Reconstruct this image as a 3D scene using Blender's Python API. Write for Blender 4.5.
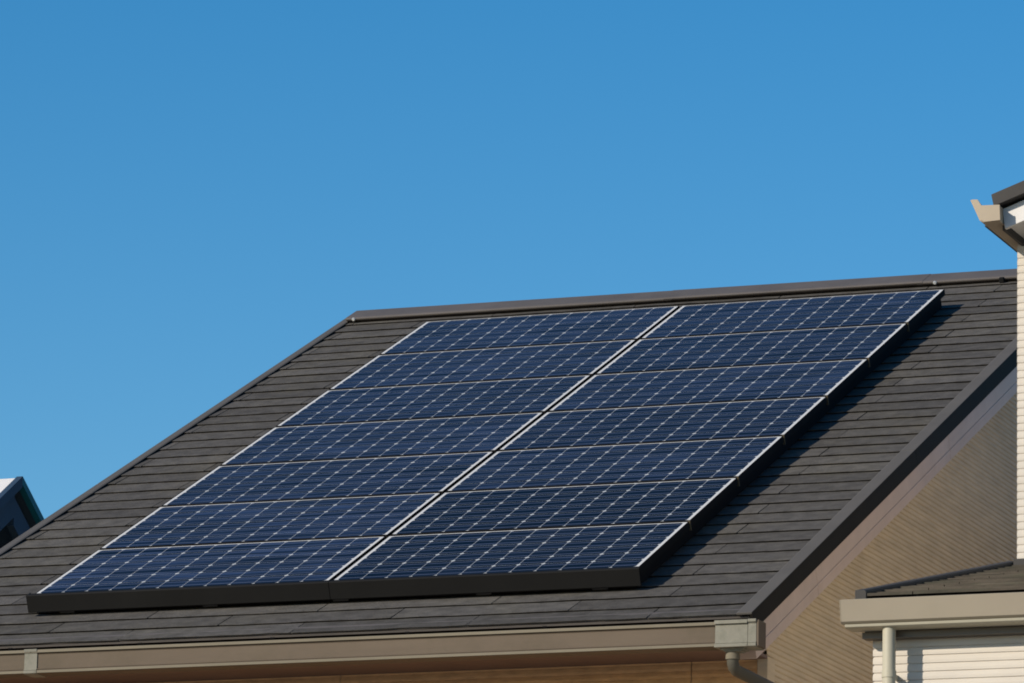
import bpy, math, random
from mathutils import Vector, Matrix
R = math.radians
random.seed(7)
sc = bpy.context.scene
for o in list(bpy.data.objects):
    bpy.data.objects.remove(o)

# ------------------------------------------------------------------ camera
cd = bpy.data.cameras.new("camera")
cam = bpy.data.objects.new("camera", cd)
sc.collection.objects.link(cam)
sc.camera = cam
CAM = Vector((11.8765, -24.1537, -4.4954))
PITCH, YAW, ROLL, FPX = 0.214329411, -0.369302719, 0.0213258881, 5434.7
fw = Vector((math.sin(YAW) * math.cos(PITCH), math.cos(YAW) * math.cos(PITCH), math.sin(PITCH)))
r0 = Vector((math.cos(YAW), -math.sin(YAW), 0))
u0 = r0.cross(fw)
rt = r0 * math.cos(ROLL) + u0 * math.sin(ROLL)
upv = u0 * math.cos(ROLL) - r0 * math.sin(ROLL)
m = Matrix((rt, upv, -fw)).transposed().to_4x4()
m.translation = CAM
cam.matrix_world = m
cd.sensor_width = 36.0
cd.lens = FPX / 1024 * 36.0
cd.clip_start = 0.5
cd.clip_end = 5000

# ------------------------------------------------------------------ sky and sun
SUN_EL, SUN_AZ = R(24), R(-145)
w = bpy.data.worlds.new("World")
sc.world = w
w.use_nodes = True
nt = w.node_tree
bg = nt.nodes["Background"]
sky = nt.nodes.new("ShaderNodeTexSky")
sky.sky_type = 'NISHITA'
sky.sun_disc = False
sky.sun_elevation = SUN_EL
sky.sun_rotation = SUN_AZ
sky.altitude = 0
sky.air_density = 1.0
sky.dust_density = 0.3
sky.ozone_density = 2.0
hs = nt.nodes.new("ShaderNodeHueSaturation")
hs.inputs["Saturation"].default_value = 1.50
nt.links.new(sky.outputs[0], hs.inputs["Color"])
nt.links.new(hs.outputs[0], bg.inputs[0])
bg.inputs[1].default_value = 0.126
sd = bpy.data.lights.new("sun", 'SUN')
sd.energy = 4.9
sd.angle = R(0.5)
sd.color = (1.0, 0.90, 0.76)
so = bpy.data.objects.new("sun", sd)
sc.collection.objects.link(so)
S = Vector((math.sin(SUN_AZ) * math.cos(SUN_EL), math.cos(SUN_AZ) * math.cos(SUN_EL), math.sin(SUN_EL)))
so.rotation_euler = S.to_track_quat('Z', 'Y').to_euler()
so.location = S * 60
sc.view_settings.view_transform = 'Standard'
sc.view_settings.look = 'None'
sc.view_settings.exposure = 0.0
sc.view_settings.gamma = 1.0
sc.view_settings.use_curve_mapping = False
sc.cycles.filter_width = 1.85

# ------------------------------------------------------------------ materials
def srgb(r, g, b):
    f = lambda c: c / 12.92 if c <= 0.04045 else ((c + 0.055) / 1.055) ** 2.4
    return (f(r / 255), f(g / 255), f(b / 255), 1)

def mat(name, col, rough=0.6, metal=0.0, var=0.12, scale=6.0, bump=0.0, bscale=60.0, stretch=(1, 1, 1), spec=0.5,
        dirt=None, dirt_scale=1.2, dirt_amt=0.3, attr=None, attr_amt=0.2):
    if name not in ("beige_siding", "brown_siding", "painted_barge_board", "reddish_soffit"):
        col = tuple(c * 0.87 for c in col)
        dirt = tuple(c * 0.87 for c in dirt) if dirt else None
    M = bpy.data.materials.new(name)
    M.use_nodes = True
    n = M.node_tree.nodes
    L = M.node_tree.links
    b = n["Principled BSDF"]
    b.inputs["Roughness"].default_value = rough
    b.inputs["Metallic"].default_value = metal
    b.inputs["Specular IOR Level"].default_value = spec
    tc = n.new("ShaderNodeTexCoord")
    mp = n.new("ShaderNodeMapping")
    mp.inputs["Scale"].default_value = stretch
    L.new(tc.outputs["Object"], mp.inputs[0])
    nz = n.new("ShaderNodeTexNoise")
    nz.inputs["Scale"].default_value = scale
    nz.inputs["Detail"].default_value = 6
    nz.inputs["Roughness"].default_value = 0.62
    L.new(mp.outputs[0], nz.inputs["Vector"])
    mr = n.new("ShaderNodeMapRange")
    mr.inputs["From Min"].default_value = 0.3
    mr.inputs["From Max"].default_value = 0.7
    mr.inputs["To Min"].default_value = 1 - var
    mr.inputs["To Max"].default_value = 1 + var
    L.new(nz.outputs["Fac"], mr.inputs["Value"])
    base = n.new("ShaderNodeRGB")
    base.outputs[0].default_value = (*col[:3], 1)
    cur = base.outputs[0]
    if dirt:
        n2 = n.new("ShaderNodeTexNoise")
        n2.inputs["Scale"].default_value = dirt_scale
        n2.inputs["Detail"].default_value = 8
        n2.inputs["Roughness"].default_value = 0.7
        L.new(tc.outputs["Object"], n2.inputs["Vector"])
        m2 = n.new("ShaderNodeMapRange")
        m2.inputs["From Min"].default_value = 0.48
        m2.inputs["From Max"].default_value = 0.72
        m2.inputs["To Max"].default_value = dirt_amt
        L.new(n2.outputs["Fac"], m2.inputs["Value"])
        mx = n.new("ShaderNodeMix")
        mx.data_type = 'RGBA'
        L.new(m2.outputs[0], mx.inputs[0])
        L.new(cur, mx.inputs[6])
        mx.inputs[7].default_value = (*dirt[:3], 1)
        cur = mx.outputs[2]
    fac = mr.outputs[0]
    if attr:
        at = n.new("ShaderNodeAttribute")
        at.attribute_name = attr
        ma = n.new("ShaderNodeMapRange")
        ma.inputs["To Min"].default_value = 1 - attr_amt
        ma.inputs["To Max"].default_value = 1 + attr_amt
        L.new(at.outputs["Fac"], ma.inputs["Value"])
        mm = n.new("ShaderNodeMath")
        mm.operation = 'MULTIPLY'
        L.new(fac, mm.inputs[0])
        L.new(ma.outputs[0], mm.inputs[1])
        fac = mm.outputs[0]
    vm = n.new("ShaderNodeVectorMath")
    vm.operation = 'SCALE'
    L.new(cur, vm.inputs[0])
    L.new(fac, vm.inputs["Scale"])
    L.new(vm.outputs[0], b.inputs["Base Color"])
    if bump:
        n3 = n.new("ShaderNodeTexNoise")
        n3.inputs["Scale"].default_value = bscale
        n3.inputs["Detail"].default_value = 5
        L.new(mp.outputs[0], n3.inputs["Vector"])
        bp = n.new("ShaderNodeBump")
        bp.inputs["Strength"].default_value = bump
        bp.inputs["Distance"].default_value = 0.004
        L.new(n3.outputs["Fac"], bp.inputs["Height"])
        L.new(bp.outputs[0], b.inputs["Normal"])
    return M

M = {}
M['slate'] = mat("roof_slate", (0.090, 0.0845, 0.079), 0.85, var=0.26, scale=14, bump=0.9, bscale=90, spec=0.07,
                 dirt=(0.125, 0.112, 0.083), dirt_scale=1.6, dirt_amt=0.42, attr="tint", attr_amt=0.17)
M['underlay'] = mat("roof_underlay", (0.012, 0.012, 0.012), 0.95, spec=0.1)
M['verge'] = mat("dark_flashing", (0.088, 0.080, 0.072), 0.8, var=0.10, scale=4, dirt=(0.09, 0.085, 0.07), dirt_amt=0.25)
M['verge_shaded'] = mat("shaded_verge_fascia", (0.013, 0.011, 0.008), 0.75, var=0.15, scale=3, spec=0.12)  # flashing darkened to paint in the shade on its outer face
M['ridge'] = mat("ridge_cap_metal", (0.105, 0.091, 0.082), 0.65, var=0.12, scale=3, dirt=(0.06, 0.052, 0.048), dirt_scale=2.2, dirt_amt=0.5)
M['screw'] = mat("screw_steel", (0.75, 0.75, 0.72), 0.3, metal=0.6, var=0.02)
M['barge'] = mat("painted_barge_board", (0.56, 0.43, 0.36), 0.6, var=0.06, scale=5, dirt=(0.2, 0.17, 0.15), dirt_amt=0.25)
M['gable'] = mat("beige_siding", (0.58, 0.47, 0.325), 0.75, var=0.12, scale=4, stretch=(1, 1, 6), bump=0.3, bscale=50,
                 dirt=(0.42, 0.33, 0.22), dirt_scale=0.8, dirt_amt=0.35)
M['front'] = mat("brown_siding", (0.60, 0.37, 0.18), 0.75, var=0.18, scale=14, stretch=(1, 1, 3), bump=0.5, bscale=60,
                 dirt=(0.42, 0.25, 0.12), dirt_scale=2.5, dirt_amt=0.5)
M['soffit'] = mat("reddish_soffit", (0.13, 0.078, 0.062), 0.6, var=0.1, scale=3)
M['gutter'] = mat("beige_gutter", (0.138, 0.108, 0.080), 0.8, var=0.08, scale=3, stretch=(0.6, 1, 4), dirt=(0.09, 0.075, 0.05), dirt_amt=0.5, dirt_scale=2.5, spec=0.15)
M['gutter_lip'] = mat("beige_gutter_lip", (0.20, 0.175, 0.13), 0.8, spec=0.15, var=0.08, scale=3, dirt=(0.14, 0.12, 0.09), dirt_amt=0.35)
M['joint'] = mat("weathered_grey_gutter_joint", (0.235, 0.225, 0.185), 0.8, spec=0.15, var=0.12, scale=10, dirt=(0.12, 0.125, 0.09), dirt_amt=0.6, dirt_scale=14)
M['pipe_dark'] = mat("brown_grey_downpipe", (0.085, 0.078, 0.060), 0.6, spec=0.25, var=0.08, scale=5)
M['frame'] = mat("black_anodised_frame", (0.009, 0.008, 0.007), 0.7, spec=0.12, var=0.05, scale=5)
M['skirt'] = mat("black_skirt_metal", (0.0095, 0.0093, 0.009), 0.7, var=0.15, scale=3, spec=0.12)
M['clamp'] = mat("yellowed_clamp", (0.11, 0.085, 0.045), 0.6, metal=0.2, var=0.1)
M['rail'] = mat("rail_aluminium", (0.10, 0.10, 0.10), 0.5, metal=0.5, var=0.1)
M['white_siding'] = mat("white_siding", (0.64, 0.585, 0.51), 0.85, spec=0.15, var=0.04, scale=5, stretch=(1, 1, 4), bump=0.25, bscale=70,
                        dirt=(0.52, 0.48, 0.41), dirt_scale=1.3, dirt_amt=0.3)
M['white_trim'] = mat("white_trim", (0.66, 0.64, 0.62), 0.55, var=0.04)
M['cream_gutter'] = mat("cream_gutter", (0.32, 0.275, 0.21), 0.75, spec=0.2, var=0.05, scale=3, dirt=(0.33, 0.3, 0.22), dirt_amt=0.25)
M['cream_pipe'] = mat("cream_downpipe", (0.46, 0.425, 0.325), 0.5, spec=0.3, var=0.05, scale=4)
M['tall_gutter'] = mat("pinkish_cream_gutter", (0.44, 0.37, 0.28), 0.8, spec=0.15, var=0.06, scale=5)
M['grey_roof'] = mat("slate_grey_flashing", (0.060, 0.056, 0.053), 0.75, spec=0.2, var=0.1, scale=4)
M['annex_slate'] = mat("weathered_annex_slate", (0.075, 0.062, 0.047), 0.85, var=0.3, scale=12, stretch=(0.5, 1, 1), bump=0.6, bscale=90,
                       spec=0.25, dirt=(0.05, 0.055, 0.035), dirt_scale=3, dirt_amt=0.6, attr="tint", attr_amt=0.25)
M['blue_trim'] = mat("blue_grey_trim", (0.035, 0.065, 0.11), 0.8, spec=0.1, var=0.06)
M['teal_trim'] = mat("teal_verge_metal", (0.01, 0.12, 0.17), 0.7, spec=0.15, var=0.06)
M['dark_wall'] = mat("dark_gable_wall", (0.02, 0.02, 0.02), 0.8, var=0.1)
M['pale_roof'] = mat("pale_metal_roof", (0.80, 0.77, 0.74), 0.4, var=0.03)
M['plaster'] = mat("plaster", (0.35, 0.33, 0.30), 0.8, var=0.08, scale=3)
M['ground'] = mat("ground_gravel", (0.20, 0.18, 0.155), 0.9, var=0.25, scale=0.8, bump=0.5, bscale=8)
M['pane'] = mat("window_glass", (0.02, 0.025, 0.03), 0.06, var=0.02)
M['bronze'] = mat("bronze_window_frame", (0.10, 0.085, 0.07), 0.4, var=0.05)

def cell_material():
    Mt = bpy.data.materials.new("solar_cells_under_glass")
    Mt.use_nodes = True
    n, L = Mt.node_tree.nodes, Mt.node_tree.links
    b = n["Principled BSDF"]
    uv = n.new("ShaderNodeUVMap")
    uv.uv_map = "cells"
    sp = n.new("ShaderNodeSeparateXYZ")
    L.new(uv.outputs[0], sp.inputs[0])

    def math_(op, a, c=None, d=None):
        x = n.new("ShaderNodeMath")
        x.operation = op
        for i, v in enumerate((a, c, d)):
            if v is None:
                continue
            if isinstance(v, (int, float)):
                x.inputs[i].default_value = v
            else:
                L.new(v, x.inputs[i])
        return x.outputs[0]
    U, V = sp.outputs[0], sp.outputs[1]
    fu = math_('SUBTRACT', math_('FRACT', U), 0.5)
    fv = math_('SUBTRACT', math_('FRACT', V), 0.5)
    au, av = math_('ABSOLUTE', fu), math_('ABSOLUTE', fv)
    inside = math_('MULTIPLY', math_('LESS_THAN', au, 0.4915), math_('LESS_THAN', av, 0.494))
    cham = math_('LESS_THAN', math_('ADD', au, av), 0.893)
    inside = math_('MULTIPLY', inside, cham)
    # only the 12 x 6 grid carries cells
    rng = math_('MULTIPLY', math_('GREATER_THAN', U, 0.0), math_('LESS_THAN', U, 12.0))
    rng = math_('MULTIPLY', rng, math_('MULTIPLY', math_('GREATER_THAN', V, 0.0), math_('LESS_THAN', V, 6.0)))
    inside = math_('MULTIPLY', inside, rng)
    # two bus bars per cell, run along the long side of the panel
    bus = math_('LESS_THAN', math_('ABSOLUTE', math_('SUBTRACT', av, 0.25)), 0.042)
    # fine grid fingers average out to a faint lightening
    cid = n.new("ShaderNodeCombineXYZ")
    L.new(math_('FLOOR', U), cid.inputs[0])
    L.new(math_('FLOOR', V), cid.inputs[1])
    oi = n.new("ShaderNodeObjectInfo")
    L.new(oi.outputs["Random"], cid.inputs[2])
    wn = n.new("ShaderNodeTexWhiteNoise")
    L.new(cid.outputs[0], wn.inputs[0])
    tint = math_('MULTIPLY_ADD', wn.outputs["Value"], 0.5, 0.75)
    # reflection gradient over the array painted in: object colour carries each panel's tone
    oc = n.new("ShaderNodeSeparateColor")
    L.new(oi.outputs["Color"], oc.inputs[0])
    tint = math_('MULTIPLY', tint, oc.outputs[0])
    # brush-like streaks of the reflection, painted into the cell colour along the long side
    def streak(su, sv, off):
        mpu = n.new("ShaderNodeMapping")
        mpu.inputs["Scale"].default_value = (su, sv, 1)
        L.new(uv.outputs[0], mpu.inputs[0])
        L.new(math_('MULTIPLY_ADD', oi.outputs["Random"], 40.0, off), mpu.inputs["Location"])
        nzs = n.new("ShaderNodeTexNoise")
        nzs.inputs["Scale"].default_value = 1.0
        nzs.inputs["Detail"].default_value = 2
        L.new(mpu.outputs[0], nzs.inputs["Vector"])
        return nzs.outputs["Fac"]
    mrs = n.new("ShaderNodeMapRange")
    mrs.inputs["From Min"].default_value = 0.36
    mrs.inputs["From Max"].default_value = 0.60
    mrs.inputs["To Min"].default_value = 0.12
    mrs.inputs["To Max"].default_value = 1.35
    L.new(streak(0.16, 4.2, 3.0), mrs.inputs["Value"])
    tint = math_('MULTIPLY', tint, mrs.outputs[0])
    tint = math_('MULTIPLY', tint, math_('MULTIPLY_ADD', streak(0.5, 0.7, 11.0), 1.2, 0.4))
    cell = n.new("ShaderNodeVectorMath")
    cell.operation = 'SCALE'
    cell.inputs[0].default_value = (0.0108, 0.0180, 0.040)
    L.new(tint, cell.inputs["Scale"])
    m1 = n.new("ShaderNodeMix")
    m1.data_type = 'RGBA'
    L.new(bus, m1.inputs[0])
    L.new(cell.outputs[0], m1.inputs[6])
    m1.inputs[7].default_value = (0.052, 0.062, 0.095, 1)
    m2 = n.new("ShaderNodeMix")
    m2.data_type = 'RGBA'
    L.new(inside, m2.inputs[0])
    m0 = n.new("ShaderNodeMix")
    m0.data_type = 'RGBA'
    L.new(rng, m0.inputs[0])
    m0.inputs[6].default_value = (0.56, 0.55, 0.53, 1)
    m0.inputs[7].default_value = (0.45, 0.46, 0.46, 1)
    L.new(m0.outputs[2], m2.inputs[6])
    L.new(m1.outputs[2], m2.inputs[7])
    # thin dust on the glass
    tc = n.new("ShaderNodeTexCoord")
    nz = n.new("ShaderNodeTexNoise")
    nz.inputs["Scale"].default_value = 2.5
    nz.inputs["Detail"].default_value = 7
    L.new(tc.outputs["Object"], nz.inputs["Vector"])
    m3 = n.new("ShaderNodeMix")
    m3.data_type = 'RGBA'
    L.new(math_('MULTIPLY', nz.outputs["Fac"], 0.018), m3.inputs[0])
    L.new(m2.outputs[2], m3.inputs[6])
    m3.inputs[7].default_value = (0.4, 0.38, 0.33, 1)
    L.new(m3.outputs[2], b.inputs["Base Color"])
    L.new(math_('MULTIPLY_ADD', nz.outputs["Fac"], 0.10, 0.10), b.inputs["Roughness"])
    b.inputs["IOR"].default_value = 1.095
    return Mt
M['cells'] = cell_material()

# ------------------------------------------------------------------ mesh helpers
RP = 0.453242419          # roof pitch
CR, SR = math.cos(RP), math.sin(RP)
GZ = -6.1                 # ground level

def roof(u, v, h=0.0):
    """roof coordinates (along eave, up the slope, out of the slope) to world, front slope"""
    return Vector((u, v * CR - h * SR, v * SR + h * CR))
H0 = -0.108               # surface of the slates below the top of the solar panels
V_EAVE, V_RIDGE, U_L, U_R = -0.515, 6.43, -0.80, 3.92
RIDGE = roof(0, V_RIDGE, H0)
def back(u, v, h=0.0):
    p = roof(u, v, h)
    return Vector((p.x, 2 * RIDGE.y - p.y, p.z))

class MB:
    def __init__(s):
        s.v, s.f, s.t = [], [], []
    def poly(s, pts, t=0.5):
        i = len(s.v)
        s.v += [Vector(p) for p in pts]
        s.f.append(tuple(range(i, i + len(pts))))
        s.t.append(t)
    def box(s, a, b, fn=None, t=0.5):
        (x0, y0, z0), (x1, y1, z1) = a, b
        c = [(x0, y0, z0), (x1, y0, z0), (x1, y1, z0), (x0, y1, z0), (x0, y0, z1), (x1, y0, z1), (x1, y1, z1), (x0, y1, z1)]
        if fn:
            c = [fn(*p) for p in c]
        i = len(s.v)
        s.v += [Vector(p) for p in c]
        for q in ((0, 3, 2, 1), (4, 5, 6, 7), (0, 1, 5, 4), (1, 2, 6, 5), (2, 3, 7, 6), (3, 0, 4, 7)):
            s.f.append(tuple(i + k for k in q))
            s.t.append(t)
    def prism(s, A, B, caps=True, t=0.5):
        """loop A to loop B (same count), closed"""
        i = len(s.v)
        n = len(A)
        s.v += [Vector(p) for p in A] + [Vector(p) for p in B]
        for k in range(n):
            j = (k + 1) % n
            s.f.append((i + k, i + j, i + n + j, i + n + k))
            s.t.append(t)
        if caps:
            s.f.append(tuple(i + k for k in reversed(range(n))))
            s.f.append(tuple(i + n + k for k in range(n)))
            s.t += [t, t]
    def tube(s, path, r, n=16, caps=True):
        path = [Vector(p) for p in path]
        rs = r if isinstance(r, (list, tuple)) else [r] * len(path)
        i = len(s.v)
        ref = None
        for k, p in enumerate(path):
            d = (path[min(k + 1, len(path) - 1)] - path[max(k - 1, 0)]).normalized()
            if ref is None:
                ref = d.orthogonal().normalized()
            ref = (ref - d * ref.dot(d)).normalized()
            bi = d.cross(ref)
            for a in range(n):
                th = 2 * math.pi * a / n
                s.v.append(p + (ref * math.cos(th) + bi * math.sin(th)) * rs[k])
        for k in range(len(path) - 1):
            for a in range(n):
                c = (a + 1) % n
                s.f.append((i + k * n + a, i + k * n + c, i + (k + 1) * n + c, i + (k + 1) * n + a))
                s.t.append(0.5)
        if caps:
            s.f.append(tuple(i + a for a in reversed(range(n))))
            s.f.append(tuple(i + (len(path) - 1) * n + a for a in range(n)))
            s.t += [0.5, 0.5]
    def build(s, name, material, parent=None, origin=None, bevel=0.0, smooth=False, local=False):
        me = bpy.data.meshes.new(name)
        off = Vector((0, 0, 0))
        if not local:
            if parent is not None:
                off = world_loc(parent) + (Vector(origin) if origin else Vector((0, 0, 0)))
            elif origin is not None:
                off = Vector(origin)
        me.from_pydata([tuple(p - off) for p in s.v], [], s.f)
        me.update()
        import bmesh
        bm = bmesh.new()
        bm.from_mesh(me)
        bmesh.ops.recalc_face_normals(bm, faces=bm.faces)
        bm.to_mesh(me)
        bm.free()
        at = me.attributes.new("tint", 'FLOAT', 'FACE')
        at.data.foreach_set("value", s.t)
        me.materials.append(material)
        o = bpy.data.objects.new(name, me)
        sc.collection.objects.link(o)
        if parent is not None:
            o.parent = parent
            if origin:
                o.location = Vector(origin)
        elif origin is not None:
            o.location = off
        if smooth:
            for p in me.polygons:
                p.use_smooth = True
            md = o.modifiers.new("edge", 'EDGE_SPLIT')
            md.split_angle = R(35)
        if bevel:
            md = o.modifiers.new("bevel", 'BEVEL')
            md.width = bevel
            md.segments = 2
            md.limit_method = 'ANGLE'
            md.angle_limit = R(40)
        return o

def world_loc(o):
    p = Vector((0, 0, 0))
    while o is not None:
        p += o.location
        o = o.parent
    return p

def thing(name, label, cat, loc, rot=(0, 0, 0), group=None):
    o = bpy.data.objects.new(name, None)
    o.empty_display_size = 0.2
    sc.collection.objects.link(o)
    o.location = loc
    o.rotation_euler = rot
    o["label"] = label
    o["category"] = cat
    if group:
        o["group"] = group
    return o

def ribs(axis, fixed, out, lo, hi, span, pitch, depth=0.004, groove=0.004, wob=0.0006, seams=()):
    """a sheet of horizontal ribbed siding. axis 'x': wall runs along X at Y=fixed, 'y': wall runs along Y at X=fixed.
    out = +1/-1 outward side. span(z) -> (a, b) limits along the wall at height z."""
    mb = MB()
    def P(a, d, z):
        return Vector((a, fixed + out * d, z)) if axis == 'x' else Vector((fixed + out * d, a, z))
    z = lo
    rnd = random.Random(5)
    while z < hi - 1e-6:
        z1 = min(z + pitch, hi)
        prof = [(z, -depth), (z + groove * 0.4, -depth), (z + groove, -0.0006), (z + pitch * 0.5, rnd.uniform(0, wob)), (z1, -0.0012), (z1, -depth)]
        t = rnd.random()
        for (za, da), (zb, db) in zip(prof, prof[1:]):
            za, zb = min(za, hi), min(zb, hi)
            a0, a1 = span(za)
            b0, b1 = span(zb)
            if a1 - a0 < 0.01:
                continue
            cuts = [c for c in seams if a0 < c < a1 and b0 < c < b1]
            ea = [a0] + sum([[c - 0.002, c + 0.002] for c in cuts], []) + [a1]
            eb = [b0] + sum([[c - 0.002, c + 0.002] for c in cuts], []) + [b1]
            for k in range(0, len(ea), 2):
                mb.poly([P(ea[k], da, za), P(ea[k + 1], da, za), P(eb[k + 1], db, zb), P(eb[k], db, zb)], t)
        z = z1
    return mb

# ------------------------------------------------------------------ ground
g = MB()
g.poly([(-1500, -1500, 0), (1500, -1500, 0), (1500, 1500, 0), (-1500, 1500, 0)])
go = g.build("ground", M['ground'])
go.location = (0, 0, GZ)
go["kind"] = "structure"

# ------------------------------------------------------------------ the house with the solar panels
XW = 3.80                      # outer face of the gable wall
YW = 0.163                     # outer face of the front wall
XL, YB = -0.71, 2 * RIDGE.y - YW
house = thing("brown_house", "beige and brown house under a dark slate roof carrying the solar panels", "house", (1.5, 6.0, GZ))

def zroof(y, h=0.0):
    """height of the roof slab (h out of the slope from the slate surface) over y, both slopes"""
    yy = y if y <= RIDGE.y else 2 * RIDGE.y - y
    return yy * math.tan(RP) + (H0 + h) / CR

# walls
def yspan(z, inset=0.0):
    top = (z - (H0 - 0.10) / CR) / math.tan(RP)     # y where the underside of the roof is at height z
    y0 = max(YW, top)
    return (y0, 2 * RIDGE.y - y0)
gw = ribs('y', XW, 1, GZ, RIDGE.z - 0.12, yspan, 0.027, depth=0.006, groove=0.009, seams=(1.664, 3.5, 5.3))
gable_wall = gw.build("gable_wall", M['gable'], house)
fwl = ribs('x', YW, -1, GZ, -0.43, lambda z: (XL, XW - 0.045), 0.034, depth=0.004, groove=0.007, wob=0.0015, seams=(-0.22, 1.6, 3.42))
front_wall = fwl.build("front_wall", M['front'], house)
ct = MB()
ct.box((XW - 0.045, YW - 0.012, GZ), (XW + 0.008, YW + 0.10, -0.432))
ct.build("corner_trim", M['gable'], house, bevel=0.003)
bw = MB()
pts = [(YW + 0.02, GZ), (YB, GZ), (YB, zroof(YB, -0.1)), (RIDGE.y, zroof(RIDGE.y, -0.1)), (YW + 0.02, zroof(YW, -0.1))]
bw.prism([(XL, y, z) for y, z in pts], [(XW - 0.02, y, z) for y, z in pts])
bw.build("wall", M['gable'], house)

# roof deck
roof_deck = MB()
for fn in (roof, back):
    roof_deck.box((U_L + 0.02, V_EAVE + 0.03, H0 - 0.085), (U_R - 0.02, V_RIDGE - 0.0, H0 - 0.014), fn)
roof_part = roof_deck.build("roof", M['underlay'], house)

# slates
EXP, TW = 0.182, 0.910
def slates(fn):
    mb = MB()
    rnd = random.Random(11)
    k = 0
    v = V_EAVE
    u_lo, u_hi = U_L + 0.045, U_R - 0.055
    while v < V_RIDGE - 0.02:
        v1 = min(v + EXP + 0.012, V_RIDGE)
        joint = 0.665 + (TW / 2 if k % 2 else 0) - TW * 3
        edges = [u_lo]
        x = joint
        while x < u_hi:
            if x > u_lo + 0.05 and x < u_hi - 0.03:
                edges.append(x)
            x += TW
        edges.append(u_hi)
        for a, b in zip(edges, edges[1:]):
            t = rnd.random()
            j0, j1 = rnd.uniform(-0.0012, 0.001), rnd.uniform(-0.0012, 0.001)
            du = rnd.uniform(0.0018, 0.0038)
            a2, b2 = a + du, b - du
            # slightly wavy butt line
            n = 8
            prev = None
            for q in range(n + 1):
                s_ = q / n
                u = a2 + (b2 - a2) * s_
                hh = H0 + j0 + (j1 - j0) * s_ + rnd.uniform(-0.0009, 0.0009)
                vv = v + rnd.uniform(-0.003, 0.003)
                cur = (u, vv, hh)
                if prev:
                    (ua, va, ha), (ub, vb, hb) = prev, cur
                    top1, top0 = H0 - 0.0100, H0 - 0.0100
                    mb.poly([fn(ua, va, ha), fn(ub, vb, hb), fn(ub, v1, top1), fn(ua, v1, top0)], t)            # face
                    mb.poly([fn(ua, va, ha - 0.0022), fn(ub, vb, hb - 0.0022), fn(ub, vb, hb), fn(ua, va, ha)], t)  # butt
                    mb.poly([fn(ua, va, ha - 0.0022), fn(ua, va + 0.035, ha - 0.0030), fn(ub, vb + 0.035, hb - 0.0030), fn(ub, vb, hb - 0.0022)], t)
                    mb.poly([fn(ua, va + 0.035, ha - 0.0030), fn(ua, va + 0.035, H0 - 0.0135), fn(ub, vb + 0.035, H0 - 0.0135), fn(ub, vb + 0.035, hb - 0.0030)], t)
                prev = cur
            for ue in (a2, b2):
                mb.poly([fn(ue, v, H0 - 0.003), fn(ue, v, H0 + j0), fn(ue, v1, H0 - 0.0100), fn(ue, v1, H0 - 0.0135)], t)
        v += EXP
        k += 1
    return mb
for fn in (roof, back):
    slates(fn).build("roof_slates", M['slate'], roof_part)
# starter strip and drip edge under the lowest course
dr = MB()
dr.box((U_L + 0.04, V_EAVE + 0.008, H0 - 0.012), (U_R - 0.05, V_EAVE + 0.10, H0 - 0.0045), roof)
dr.box((U_L + 0.02, V_EAVE + 0.004, H0 - 0.024), (U_R - 0.02, V_EAVE + 0.06, H0 - 0.0150), roof)
dr.build("drip_edge", M['ridge'], roof_part)

# verge flashings: raised strip on the slates, tall dark face outside
for sgn, ue in ((1, U_R), (-1, U_L)):
    for fn in (roof, back):
        mb = MB()
        top = V_RIDGE - 0.01
        wd = 0.080 if sgn > 0 else 0.052
        sec = [(ue, 0.009), (ue, 0.0), (ue - sgn * 0.012, -0.003), (ue - sgn * (wd - 0.004), -0.003), (ue - sgn * wd, 0.005), (ue - sgn * (wd - 0.01), 0.0085)]
        sec2 = [(ue + sgn * 0.001, 0.0075), (ue + sgn * 0.001, -0.080), (ue - sgn * 0.012, -0.080), (ue - sgn * 0.012, -0.0035), (ue - sgn * 0.0005, -0.0005), (ue - sgn * 0.0005, 0.0075)]
        cuts = [V_EAVE - 0.012, 2.38, 5.05, top]
        md_ = MB()
        for va, vb in zip(cuts, cuts[1:]):
            mb.prism([fn(a, va + 0.0015, H0 + b) for a, b in sec], [fn(a, vb - 0.0015, H0 + b) for a, b in sec])
            md_.prism([fn(a, va + 0.0015, H0 + b) for a, b in sec2], [fn(a, vb - 0.0015, H0 + b) for a, b in sec2])
        md_.build("verge_fascia", M['verge_shaded'], roof_part)
        mb.build("verge_flashing", M['verge'], roof_part, bevel=0.002)

# barge boards under the flashing
for sgn, ue in ((1, U_R), (-1, U_L)):
    for fn, nm in ((roof, 1), (back, -1)):
        mb = MB()
        o_, i_ = ue - sgn * 0.016, ue - sgn * 0.13
        cuts = [V_EAVE + 0.02, 0.55, 3.05, 5.6, V_RIDGE + 0.06]
        for va, vb in zip(cuts, cuts[1:]):
            a, b = va + 0.002, vb - 0.002
            def lim(q):   # plumb cut at the ridge
                return q
            for (h1, h0, ox) in ((-0.0700, -0.172, 0.0), (-0.1722, -0.190, 0.0022), (-0.1902, -0.229, -0.002)):
                A = [fn(o_ + sgn * ox, a, H0 + h1), fn(o_ + sgn * ox, a, H0 + h0), fn(i_, a, H0 + h0), fn(i_, a, H0 + h1)]
                B = [fn(o_ + sgn * ox, b, H0 + h1), fn(o_ + sgn * ox, b, H0 + h0), fn(i_, b, H0 + h0), fn(i_, b, H0 + h1)]
                # clip against the ridge plane and, at the eave, cut level with the soffit
                for lst in (A, B):
                    for p in lst:
                        if (fn is roof and p.y > RIDGE.y - 0.001):
                            k = p.y - RIDGE.y + 0.001
                            p.y -= k
                            p.z -= k * math.tan(RP)
                        if (fn is back and p.y < RIDGE.y + 0.001):
                            k = RIDGE.y + 0.001 - p.y
                            p.y += k
                            p.z -= k * math.tan(RP)
                mb.prism(A, B)
        mb.build("barge_board", M['barge'], house, bevel=0.002)

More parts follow.
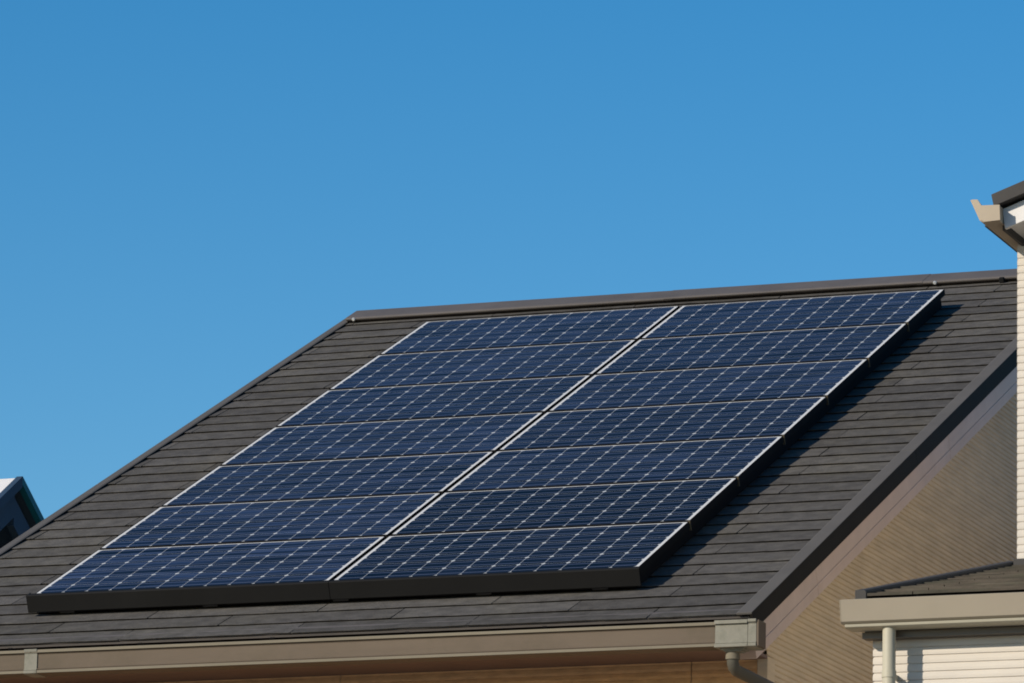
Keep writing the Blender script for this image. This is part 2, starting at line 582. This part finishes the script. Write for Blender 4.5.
# ridge cap
rc = MB()
def ridge_piece(u0, u1, lift):
    sec_f = [(6.285, 0.0), (6.268, 0.013), (6.256, 0.017), (6.254, 0.028), (6.268, 0.034), (6.62, 0.058)]
    A, B = [], []
    for uu, lst in ((u0, A), (u1, B)):
        fr = [roof(uu, v - (0.002 if lift and h > 0.02 else 0), H0 + h + (0.0018 if lift else 0)) for v, h in sec_f]
        apex = Vector((uu, RIDGE.y, RIDGE.z + 0.038 + (0.0018 if lift else 0)))
        fr[-1] = roof(uu, 6.415, H0 + 0.034 + (0.0018 if lift else 0))
        bk = [Vector((p.x, 2 * RIDGE.y - p.y, p.z)) for p in reversed(fr)]
        lst += fr + [apex] + bk
    rc.prism(A, B)
ridge_piece(U_L + 0.045, 1.35, False)
ridge_piece(1.30, 2.91, True)
ridge_piece(2.87, U_R + 0.015, False)
ridge_cap = rc.build("ridge_cap", M['ridge'], roof_part, bevel=0.003)
for uu in (-0.70, 2.985):
    s_ = MB()
    c = roof(uu, 6.252, H0 + 0.023)
    s_.tube([c + Vector((0, 0.004, 0)), c + Vector((0, -0.004, -0.001)), c + Vector((0, -0.007, -0.002))], [0.011, 0.011, 0.007], 12)
    s_.build("roof_screw", M['screw'], roof_part)
s_ = MB()
s_.box((3.375, 6.235, H0 + 0.0), (3.405, 6.27, H0 + 0.030), roof)
s_.build("ridge_clip", M['underlay'], roof_part, bevel=0.004)

# eave: fascia and soffit
YE = roof(0, V_EAVE, H0).y
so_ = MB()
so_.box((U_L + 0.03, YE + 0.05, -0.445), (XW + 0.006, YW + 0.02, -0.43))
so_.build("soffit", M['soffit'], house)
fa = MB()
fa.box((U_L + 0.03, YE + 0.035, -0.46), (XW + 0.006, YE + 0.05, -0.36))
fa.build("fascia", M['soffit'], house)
so_ = MB()
so_.box((U_L + 0.03, 2 * RIDGE.y - YW - 0.02, -0.445), (U_R - 0.03, 2 * RIDGE.y - YE - 0.05, -0.43))
so_.build("soffit", M['soffit'], house)

# gutter (box profile, extruded along the eave)
def gutter_profile(dy, dz0, dz1, grow=0.0):
    y0, y1 = YE + 0.03, -0.500 - dy
    zt, zb = -0.371 + dz1, -0.487 - dz0
    return [(y0, zt + 0.004), (y0, zb), (y1 + 0.012, zb), (y1 + 0.002, zb + 0.004), (y1 + 0.001, zb + 0.015), (y1 + 0.005, zb + 0.0175), (y1 + 0.002, zb + 0.019),
            (y1 + 0.002, zb + 0.022), (y1 + 0.007, zb + 0.025), (y1 + 0.007, zt - 0.024), (y1 + 0.003, zt - 0.020), (y1 + 0.010, zt - 0.0185), (y1, zt - 0.015), (y1 - 0.002, zt - 0.002), (y1 + 0.006, zt),
            (y1 + 0.010, zt - 0.006), (y1 + 0.011, zt - 0.05), (y0 - 0.008, zt - 0.05), (y0 - 0.008, zt + 0.004)]
gp = gutter_profile(0, 0, 0)
gm = MB()
for a, b in ((-1.02, 0.2355), (0.2385, 3.768)):
    gm.prism([(a, y, z) for y, z in gp], [(b, y, z) for y, z in gp])
gutter = gm.build("gutter", M['gutter'], house)
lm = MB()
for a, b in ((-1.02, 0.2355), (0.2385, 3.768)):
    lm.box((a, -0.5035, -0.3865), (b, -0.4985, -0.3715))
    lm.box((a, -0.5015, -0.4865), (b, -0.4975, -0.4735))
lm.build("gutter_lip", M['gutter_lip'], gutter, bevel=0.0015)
jp = gutter_profile(0.006, 0.004, 0.004)
jm = MB()
jm.prism([(0.203, y, z) for y, z in jp], [(0.272, y, z) for y, z in jp])
jm.build("gutter_joint", M['joint'], gutter, bevel=0.0015)
# outlet box at the right-hand end
om = MB()
op = gutter_profile(0.008, 0.006, 0.006)
om.prism([(3.765, y, z) for y, z in op], [(3.925, y, z) for y, z in op])
op2 = gutter_profile(0.011, 0.008, 0.008)
om.prism([(3.927, y, z) for y, z in op2], [(3.968, y, z) for y, z in op2])
om.box((3.764, -0.5125, -0.3835), (3.9255, -0.506, -0.366))
om.box((3.764, -0.5115, -0.4925), (3.9255, -0.5055, -0.4805))
om.box((3.785, -0.485, -0.501), (3.90, -0.40, -0.494))
om.box((3.800, -0.478, -0.508), (3.885, -0.405, -0.5015))
om.build("outlet_box", M['joint'], gutter, bevel=0.002)
ec = MB()
ec.box((3.9685, -0.503, -0.492), (3.980, YE + 0.02, -0.368))
ec.build("end_cap", M['gutter'], gutter, bevel=0.003)
# brackets that hold the gutter
for i in range(7):
    b_ = MB()
    x = -0.62 + i * 0.70
    b_.box((x, YE - 0.02, -0.352), (x + 0.02, YE + 0.034, -0.346))
    b_.build("gutter_bracket", M['underlay'], gutter)
# downpipe
P0 = Vector((3.833, -0.44, -0.508))
sk = MB()
sk.tube([P0, P0 + Vector((0, 0, -0.034))], [0.034, 0.034], 20)
sock = sk.build("pipe_socket", M['gutter_lip'], gutter, smooth=True)
path = [P0 + Vector((0, 0, -0.030)), P0 + Vector((0.0, 0.002, -0.052)), P0 + Vector((0.002, 0.014, -0.068)), P0 + Vector((0.006, 0.035, -0.080)),
        Vector((3.985, 0.02, -0.665)), Vector((3.998, 0.06, -0.690)), Vector((4.0, 0.07, -0.73)), Vector((4.0, 0.07, -1.2)), Vector((4.0, 0.07, GZ + 0.1))]
dp = MB()
dp.tube(path, 0.0285, 20)
dpo = dp.build("downpipe", M['pipe_dark'], house, smooth=True)

# a window in the front wall
wf = MB()
for a, b in (((0.6, YW - 0.03, -2.9), (2.3, YW + 0.01, -2.85)), ((0.6, YW - 0.03, -1.65), (2.3, YW + 0.01, -1.6)),
             ((0.6, YW - 0.03, -2.85), (0.65, YW + 0.01, -1.65)), ((2.25, YW - 0.03, -2.85), (2.3, YW + 0.01, -1.65)), ((1.43, YW - 0.028, -2.85), (1.47, YW + 0.01, -1.65))):
    wf.box(a, b)
wo = wf.build("window_frame", M['bronze'], house)
wp = MB()
wp.box((0.65, YW - 0.012, -2.85), (1.43, YW + 0.01, -1.65))
wp.box((1.47, YW - 0.012, -2.85), (2.25, YW + 0.01, -1.65))
wp.build("window_pane", M['pane'], wo)

# ------------------------------------------------------------------ mounting rack
ROT = (RP, 0, 0)
PW, PH, CG, RG = 1.594, 0.7900, 0.018, 0.0255
PITCH_V = PH + RG
X0 = 0.0
NROW = 7
rack = thing("mounting_rack", "black skirted rail rack fixed to the slates beneath all the solar panels", "panel rack", roof(X0, 0, H0), ROT)
dh = -H0                                     # rack local h = 0 at the slates
for i in range(NROW + 1):
    rb = MB()
    vc = i * PITCH_V - RG / 2
    if i == 0:
        vc += 0.05
    if i == NROW:
        vc -= 0.05
    rb.box((0.03, vc - 0.02, 0.012), (2 * PW + CG - 0.09, vc + 0.02, dh - 0.037))
    for uu in (0.12, 0.9, 1.6, 2.35, 2.95):
        rb.box((uu, vc - 0.035, 0.0), (uu + 0.08, vc + 0.035, 0.014))
    ro = rb.build("rail", M['rail'], rack, local=True)
    if 0 < i < NROW:
        cb = MB()
        e = 2 * PW + CG
        cb.box((e - 0.009, vc - 0.005, dh - 0.050), (e + 0.003, vc + 0.005, dh + 0.001))
        cb.build("end_clamp", M['clamp'], ro, local=True, bevel=0.001)
# black skirt across the bottom edge, in two lengths
for a, b in ((-0.036, 1.600), (1.603, 2 * PW + CG + 0.006)):
    kb = MB()
    sec = [(-0.030, 0.018), (-0.034, 0.022), (-0.030, dh - 0.004), (-0.024, dh + 0.001), (-0.004, dh + 0.001), (-0.004, dh - 0.006), (-0.022, dh - 0.006), (-0.024, 0.018)]
    kb.prism([(a, v, h) for v, h in sec], [(b, v, h) for v, h in sec])
    kb.build("skirt", M['skirt'], rack, local=True)
# black sheet added as the dark shaded gap under the right-hand panel edge
kb = MB()
e = 2 * PW + CG
kb.box((e - 0.030, -0.003, 0.004), (e - 0.026, NROW * PITCH_V - RG - 0.01, dh - 0.0365))
kb.build("side_shade_sheet", M['frame'], rack, local=True)
# return of the skirt at the left end
kb = MB()
kb.box((-0.036, -0.0235, 0.018), (-0.032, 0.02, dh))
kb.build("skirt", M['skirt'], rack, local=True)

# ------------------------------------------------------------------ solar panels, fourteen of them
def panel_meshes():
    T, F = 0.036, 0.0045
    fm = MB()
    fm.box((0, 0, -T), (PW, F, 0))
    fm.box((0, PH - F, -T), (PW, PH, 0))
    fm.box((0, F, -T), (F, PH - F, 0))
    fm.box((PW - F, F, -T), (PW, PH - F, 0))
    gm_ = MB()
    gm_.poly([(F, F, -0.0015), (PW - F, F, -0.0015), (PW - F, PH - F, -0.0015), (F, PH - F, -0.0015)])
    bm_ = MB()
    bm_.box((F, F, -0.008), (PW - F, PH - F, -0.0045))
    return fm, gm_, bm_
fm, gm_, bm_ = panel_meshes()
ordinal = ["lowest", "second", "third", "fourth", "fifth", "sixth", "topmost"]
def plabel(r, c):
    side = "left" if c == 0 else "right"
    if r == 0:
        return f"dark blue solar panel at the bottom of the {side} column, directly above the black skirt"
    if r == 6:
        return f"dark blue solar panel at the top of the {side} column, just below the roof ridge"
    return f"dark blue solar panel in the {side} column, {ordinal[r]} row counted up from the black skirt"
REFLECTION_TONE = ((1.25, 1.12, 0.95, 1.05, 0.88, 0.98, 0.92), (0.35, 0.22, 0.80, 0.62, 0.92, 0.74, 0.86))  # painted reflection tone of each panel, by column and row
proto = None
for r in range(NROW):
    for c in range(2):
        loc = roof(X0 + c * (PW + CG), r * PITCH_V, 0)
        if proto is None:
            p = thing("solar_panel", plabel(r, c), "solar panel", loc, ROT, "solar panels mounted on the slate roof")
            fo = fm.build("frame", M['frame'], p, local=True, bevel=0.001)
            p["label"] = plabel(r, c)
            ce = gm_.build("cell_sheet", M['cells'], p, local=True)
            uvl = ce.data.uv_layers.new(name="cells")
            cp, cq = 0.1292, 0.1285
            mu, mv = (PW - 12 * cp) / 2, 0.0062
            for lp in ce.data.loops:
                co = ce.data.vertices[lp.vertex_index].co
                uvl.data[lp.index].uv = ((co.x - mu) / cp, (co.y - mv) / cq)
            bk = bm_.build("back_sheet", M['rail'], p, local=True)
            proto = p
        else:
            p = proto.copy()
            sc.collection.objects.link(p)
            p.location = loc
            p["label"] = plabel(r, c)
            for ch in list(proto.children):
                q = ch.copy()
                sc.collection.objects.link(q)
                q.parent = p
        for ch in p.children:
            k = REFLECTION_TONE[c][r]
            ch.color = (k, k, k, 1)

# ------------------------------------------------------------------ the white house on the right
white = thing("white_house", "white ribbed house with a low slate lean-to at the right edge", "house", (7.8, 3.0, GZ))
WX0, WX1 = 5.2, 10.4
TY0, TY1 = -0.44, 8.0
LY = -2.65
TS = 0.36                       # slope of the tall roof
def tall_z(x, off=0.0):
    mid = (WX0 + WX1) / 2
    xx = x if x <= mid else 2 * mid - x
    return 1.500 + (xx - 5.188) * TS + off
def xspan(z):
    top = (z - 1.500 + 0.075 + 0.02) / TS + 5.188
    a = max(WX0, top)
    return (a, WX0 + WX1 - a)
tw = ribs('x', TY0, -1, -1.2, 2.2, xspan, 0.0355, depth=0.004, groove=0.006)
tw.build("front_wall", M['white_siding'], white)
lw = ribs('x', LY, -1, GZ, -0.79, lambda z: (WX0, WX1), 0.0345, depth=0.005, groove=0.006)
lw.build("front_wall", M['white_siding'], white)
sw = ribs('y', WX0, -1, GZ, 1.40, lambda z: (LY if z < -0.79 else TY0, TY1), 0.0355, depth=0.004, groove=0.006)
sw.build("side_wall", M['white_siding'], white)
cor = MB()
cor.box((WX0 + 0.012, LY + 0.012, GZ), (WX1, TY0 + 0.3, -0.80))
mid = (WX0 + WX1) / 2
pts = [(WX0 + 0.012, GZ), (WX1, GZ), (WX1, tall_z(WX1, -0.1)), (mid, tall_z(mid, -0.1)), (WX0 + 0.012, tall_z(WX0, -0.1))]
cor.prism([(x, TY0 + 0.012, z) for x, z in pts], [(x, TY1, z) for x, z in pts])
cor.build("wall", M['white_siding'], white)
# tall roof
tr = MB()
VY0 = -0.84
for sg in (1, -1):
    fx = (lambda x: x) if sg == 1 else (lambda x: 2 * mid - x)
    a = [(fx(5.188), VY0, tall_z(5.188)), (fx(mid), VY0, tall_z(mid)), (fx(mid), VY0, tall_z(mid, -0.072)), (fx(5.200), VY0, tall_z(5.188, -0.057))]
    b = [(x, TY1 + 0.4, z) for x, _, z in a]
    tr.prism(a, b)
tro = tr.build("tall_roof", M['grey_roof'], white, bevel=0.003)
bb = MB()
for sg in (1, -1):
    fx = (lambda x: x) if sg == 1 else (lambda x: 2 * mid - x)
    a = [(fx(5.228), -0.79, tall_z(5.228, -0.075)), (fx(mid), -0.79, tall_z(mid, -0.075)), (fx(mid), -0.79, tall_z(mid, -0.185)), (fx(5.240), -0.79, tall_z(5.228, -0.168))]
    bb.prism(a, [(x, -0.765, z) for x, _, z in a])
bb.build("barge_board", M['white_trim'], white, bevel=0.002)
# flat soffit strip between barge board and wall
sf = MB()
a = [(5.235, -0.765, tall_z(5.235, -0.125)), (mid, -0.765, tall_z(mid, -0.125)), (mid, -0.765, tall_z(mid, -0.14)), (5.235, -0.765, tall_z(5.235, -0.14))]
sf.prism(a, [(x, TY0 + 0.01, z) for x, _, z in a])
sf.build("soffit", M['white_trim'], white)
# side fascia behind the gutter
sf = MB()
sf.box((5.222, -0.765, 1.345), (5.236, TY1 + 0.3, 1.452))
sf.box((5.13, TY0 - 0.3, 1.375), (5.21, TY1 + 0.3, 1.381))
sf.build("fascia", M['grey_roof'], white)
# tall gutter: flared profile seen end on
tg = MB()
DX, DZ = 0.020, -0.017
prof = [(5.083, 1.492), (5.112, 1.490), (5.131, 1.461), (5.217, 1.459), (5.220, 1.386), (5.145, 1.382), (5.128, 1.392)]
prof = [(x + DX, z + DZ) for x, z in prof]
tg.prism([(x, -0.868, z) for x, z in prof], [(x, -0.860, z) for x, z in prof])
pr2 = [(5.083, 1.492), (5.110, 1.490), (5.112, 1.484), (5.152, 1.392), (5.214, 1.394), (5.214, 1.459), (5.220, 1.459), (5.220, 1.386), (5.145, 1.382), (5.128, 1.392)]
pr2 = [(x + DX * 0.6, z + DZ) for x, z in pr2]
tg.prism([(x, -0.8595, z) for x, z in pr2], [(x, TY1 + 0.4, z) for x, z in pr2])
tg.build("gutter", M['tall_gutter'], white, bevel=0.0015)

# lean-to roof
def annex_z(y, off=0.0):
    return -0.668 + (y + 2.75) * 0.225 + off
ar = MB()
rnd = random.Random(3)
y = -2.76
k = 0
AX0, AX1 = WX0 - 0.045, WX1 + 0.05
while y < TY0:
    y1 = min(y + 0.115, TY0)
    e = [AX0 + 0.05]
    x = AX0 + 0.25 + (0.455 if k % 2 else 0)
    while x < AX1:
        e.append(x)
        x += 0.91
    e.append(AX1)
    for a, b in zip(e, e[1:]):
        t = rnd.random()
        j = rnd.uniform(-0.002, 0.002)
        z0, z1 = annex_z(y, j), annex_z(y1, -0.011)
        ar.poly([(a + .002, y, z0), (b - .002, y, z0), (b - .002, y1, z1), (a + .002, y1, z1)], t)
        ar.poly([(a + .002, y, z0 - 0.012), (b - .002, y, z0 - 0.012), (b - .002, y, z0), (a + .002, y, z0)], t)
    y = y1
    k += 1
aro_d = MB()
aro_d.prism([(AX0 + 0.03, -2.74, annex_z(-2.74, -0.012)), (AX0 + 0.03, TY0, annex_z(TY0, -0.012)), (AX0 + 0.03, TY0, annex_z(TY0, -0.09)), (AX0 + 0.03, -2.74, annex_z(-2.74, -0.05))],
            [(AX1, -2.74, annex_z(-2.74, -0.012)), (AX1, TY0, annex_z(TY0, -0.012)), (AX1, TY0, annex_z(TY0, -0.09)), (AX1, -2.74, annex_z(-2.74, -0.05))])
aro = aro_d.build("lean_to_roof", M['underlay'], white)
ar.build("roof_slates", M['annex_slate'], aro)
vf = MB()
sec = [(AX0, 0.015), (AX0, -0.09), (AX0 + 0.012, -0.09), (AX0 + 0.050, -0.09), (AX0 + 0.050, 0.006), (AX0 + 0.044, 0.015)]
vf.prism([(x, -2.765, annex_z(-2.765, z)) for x, z in sec], [(x, TY0, annex_z(TY0, z)) for x, z in sec])
vf.box((AX0 + 0.056, TY0 - 0.10, annex_z(TY0, -0.05)), (AX1, TY0 - 0.001, annex_z(TY0, 0.006)))
vf.build("verge_flashing", M['grey_roof'], aro, bevel=0.003)
# lean-to gutter: leaning half-box with a rolled bottom bead
ag = MB()
prof = [(-2.83, -0.706), (-2.824, -0.704), (-2.806, -0.79), (-2.72, -0.79), (-2.72, -0.715), (-2.712, -0.715), (-2.712, -0.80), (-2.80, -0.803), (-2.811, -0.795)]
ag.prism([(5.112, y, z) for y, z in prof], [(WX1 + 0.2, y, z) for y, z in prof])
cap = [(-2.83, -0.706), (-2.712, -0.706), (-2.712, -0.80), (-2.80, -0.803), (-2.811, -0.795)]
ag.prism([(5.108, y, z) for y, z in cap], [(5.1115, y, z) for y, z in cap])
ago = ag.build("gutter", M['cream_gutter'], white, bevel=0.001)
ab = MB()
prof = [(-2.806, -0.8065), (-2.802, -0.817), (-2.79, -0.822), (-2.70, -0.822), (-2.70, -0.8065)]
ab.prism([(5.125, y, z) for y, z in prof], [(WX1 + 0.2, y, z) for y, z in prof])
ab.build("gutter_bead", M['cream_pipe'], ago)
fa = MB()
fa.box((WX0 - 0.03, -2.705, -0.852), (WX1 + 0.05, LY + 0.01, -0.826))
fa.box((WX0 - 0.02, -2.700, -0.8255), (WX1 + 0.05, LY + 0.01, -0.72))
fa.build("soffit", M['bronze'], white)
# lean-to downpipe with brackets
cpp = MB()
PX, PY, PR = 5.305, -2.762, 0.0275
cpp.tube([(PX, PY, -0.818), (PX, PY, -2.0), (PX, PY, GZ + 0.05)], PR, 24)
cpo = cpp.build("downpipe", M['cream_pipe'], white, smooth=True)
for zz in (-1.0, -2.6, -4.4):
    kb = MB()
    kb.tube([(PX, PY, zz), (PX, PY, zz - 0.03)], PR + 0.003, 24)
    kb.box((PX - 0.006, PY + PR, zz - 0.026), (PX + 0.006, LY, zz - 0.004))
    kb.build("pipe_bracket", M['cream_pipe'], cpo)

# ------------------------------------------------------------------ the blue trimmed house behind on the left
far = thing("blue_trimmed_house", "distant house with pale roof and dark blue trimmed gable at the left edge", "house", (-9, 11.9, GZ))
AY, AZ, GX = 11.92, 3.105, -6.0
TS2 = math.tan(R(33))
def gsec(h_top, h_bot, y_half):
    """one slope: cross-section loop in (y, z), front side"""
    return h_top, h_bot
def slope_prism(mb, top, bot, sgn, x0, x1, y_in=0.0, half=4.2):
    p = [(AY + sgn * y_in, AZ - top - y_in * TS2), (AY + sgn * half, AZ - top - half * TS2), (AY + sgn * half, AZ - bot - half * TS2), (AY + sgn * y_in, AZ - bot - y_in * TS2)]
    mb.prism([(x0, y, z) for y, z in p], [(x1, y, z) for y, z in p])
fr = MB()
slope_prism(fr, 0.0, 0.03, -1, -13, GX - 0.03)
fr_o = fr.build("roof", M['pale_roof'], far)
fr = MB()
slope_prism(fr, 0.0, 0.03, 1, -13, GX - 0.03)
fr.build("roof_slope", M['blue_trim'], fr_o)
fr = MB()
slope_prism(fr, -0.012, 0.075, -1, GX - 0.05, GX)
fr.build("verge_flashing", M['blue_trim'], fr_o)
fr = MB()
slope_prism(fr, -0.012, 0.050, 1, GX - 0.05, GX)
fr.build("verge_flashing", M['teal_trim'], fr_o)
for sg in (-1, 1):
    fb = MB()
    slope_prism(fb, 0.082 if sg < 0 else 0.15, 0.30 if sg < 0 else 0.36, sg, GX - 0.12, GX - 0.06, y_in=0.0 if sg < 0 else 0.0)
    fb.build("barge_board", M['blue_trim'], far)
fwm = MB()
pts = [(AY - 3.7, GZ), (AY + 3.7, GZ), (AY + 3.7, AZ - 3.7 * TS2 - 0.08), (AY, AZ - 0.08), (AY - 3.7, AZ - 3.7 * TS2 - 0.08)]
fwm.prism([(-12.6, y, z) for y, z in pts], [(GX - 0.55, y, z) for y, z in pts])
fwm.build("gable_wall", M['dark_wall'], far)
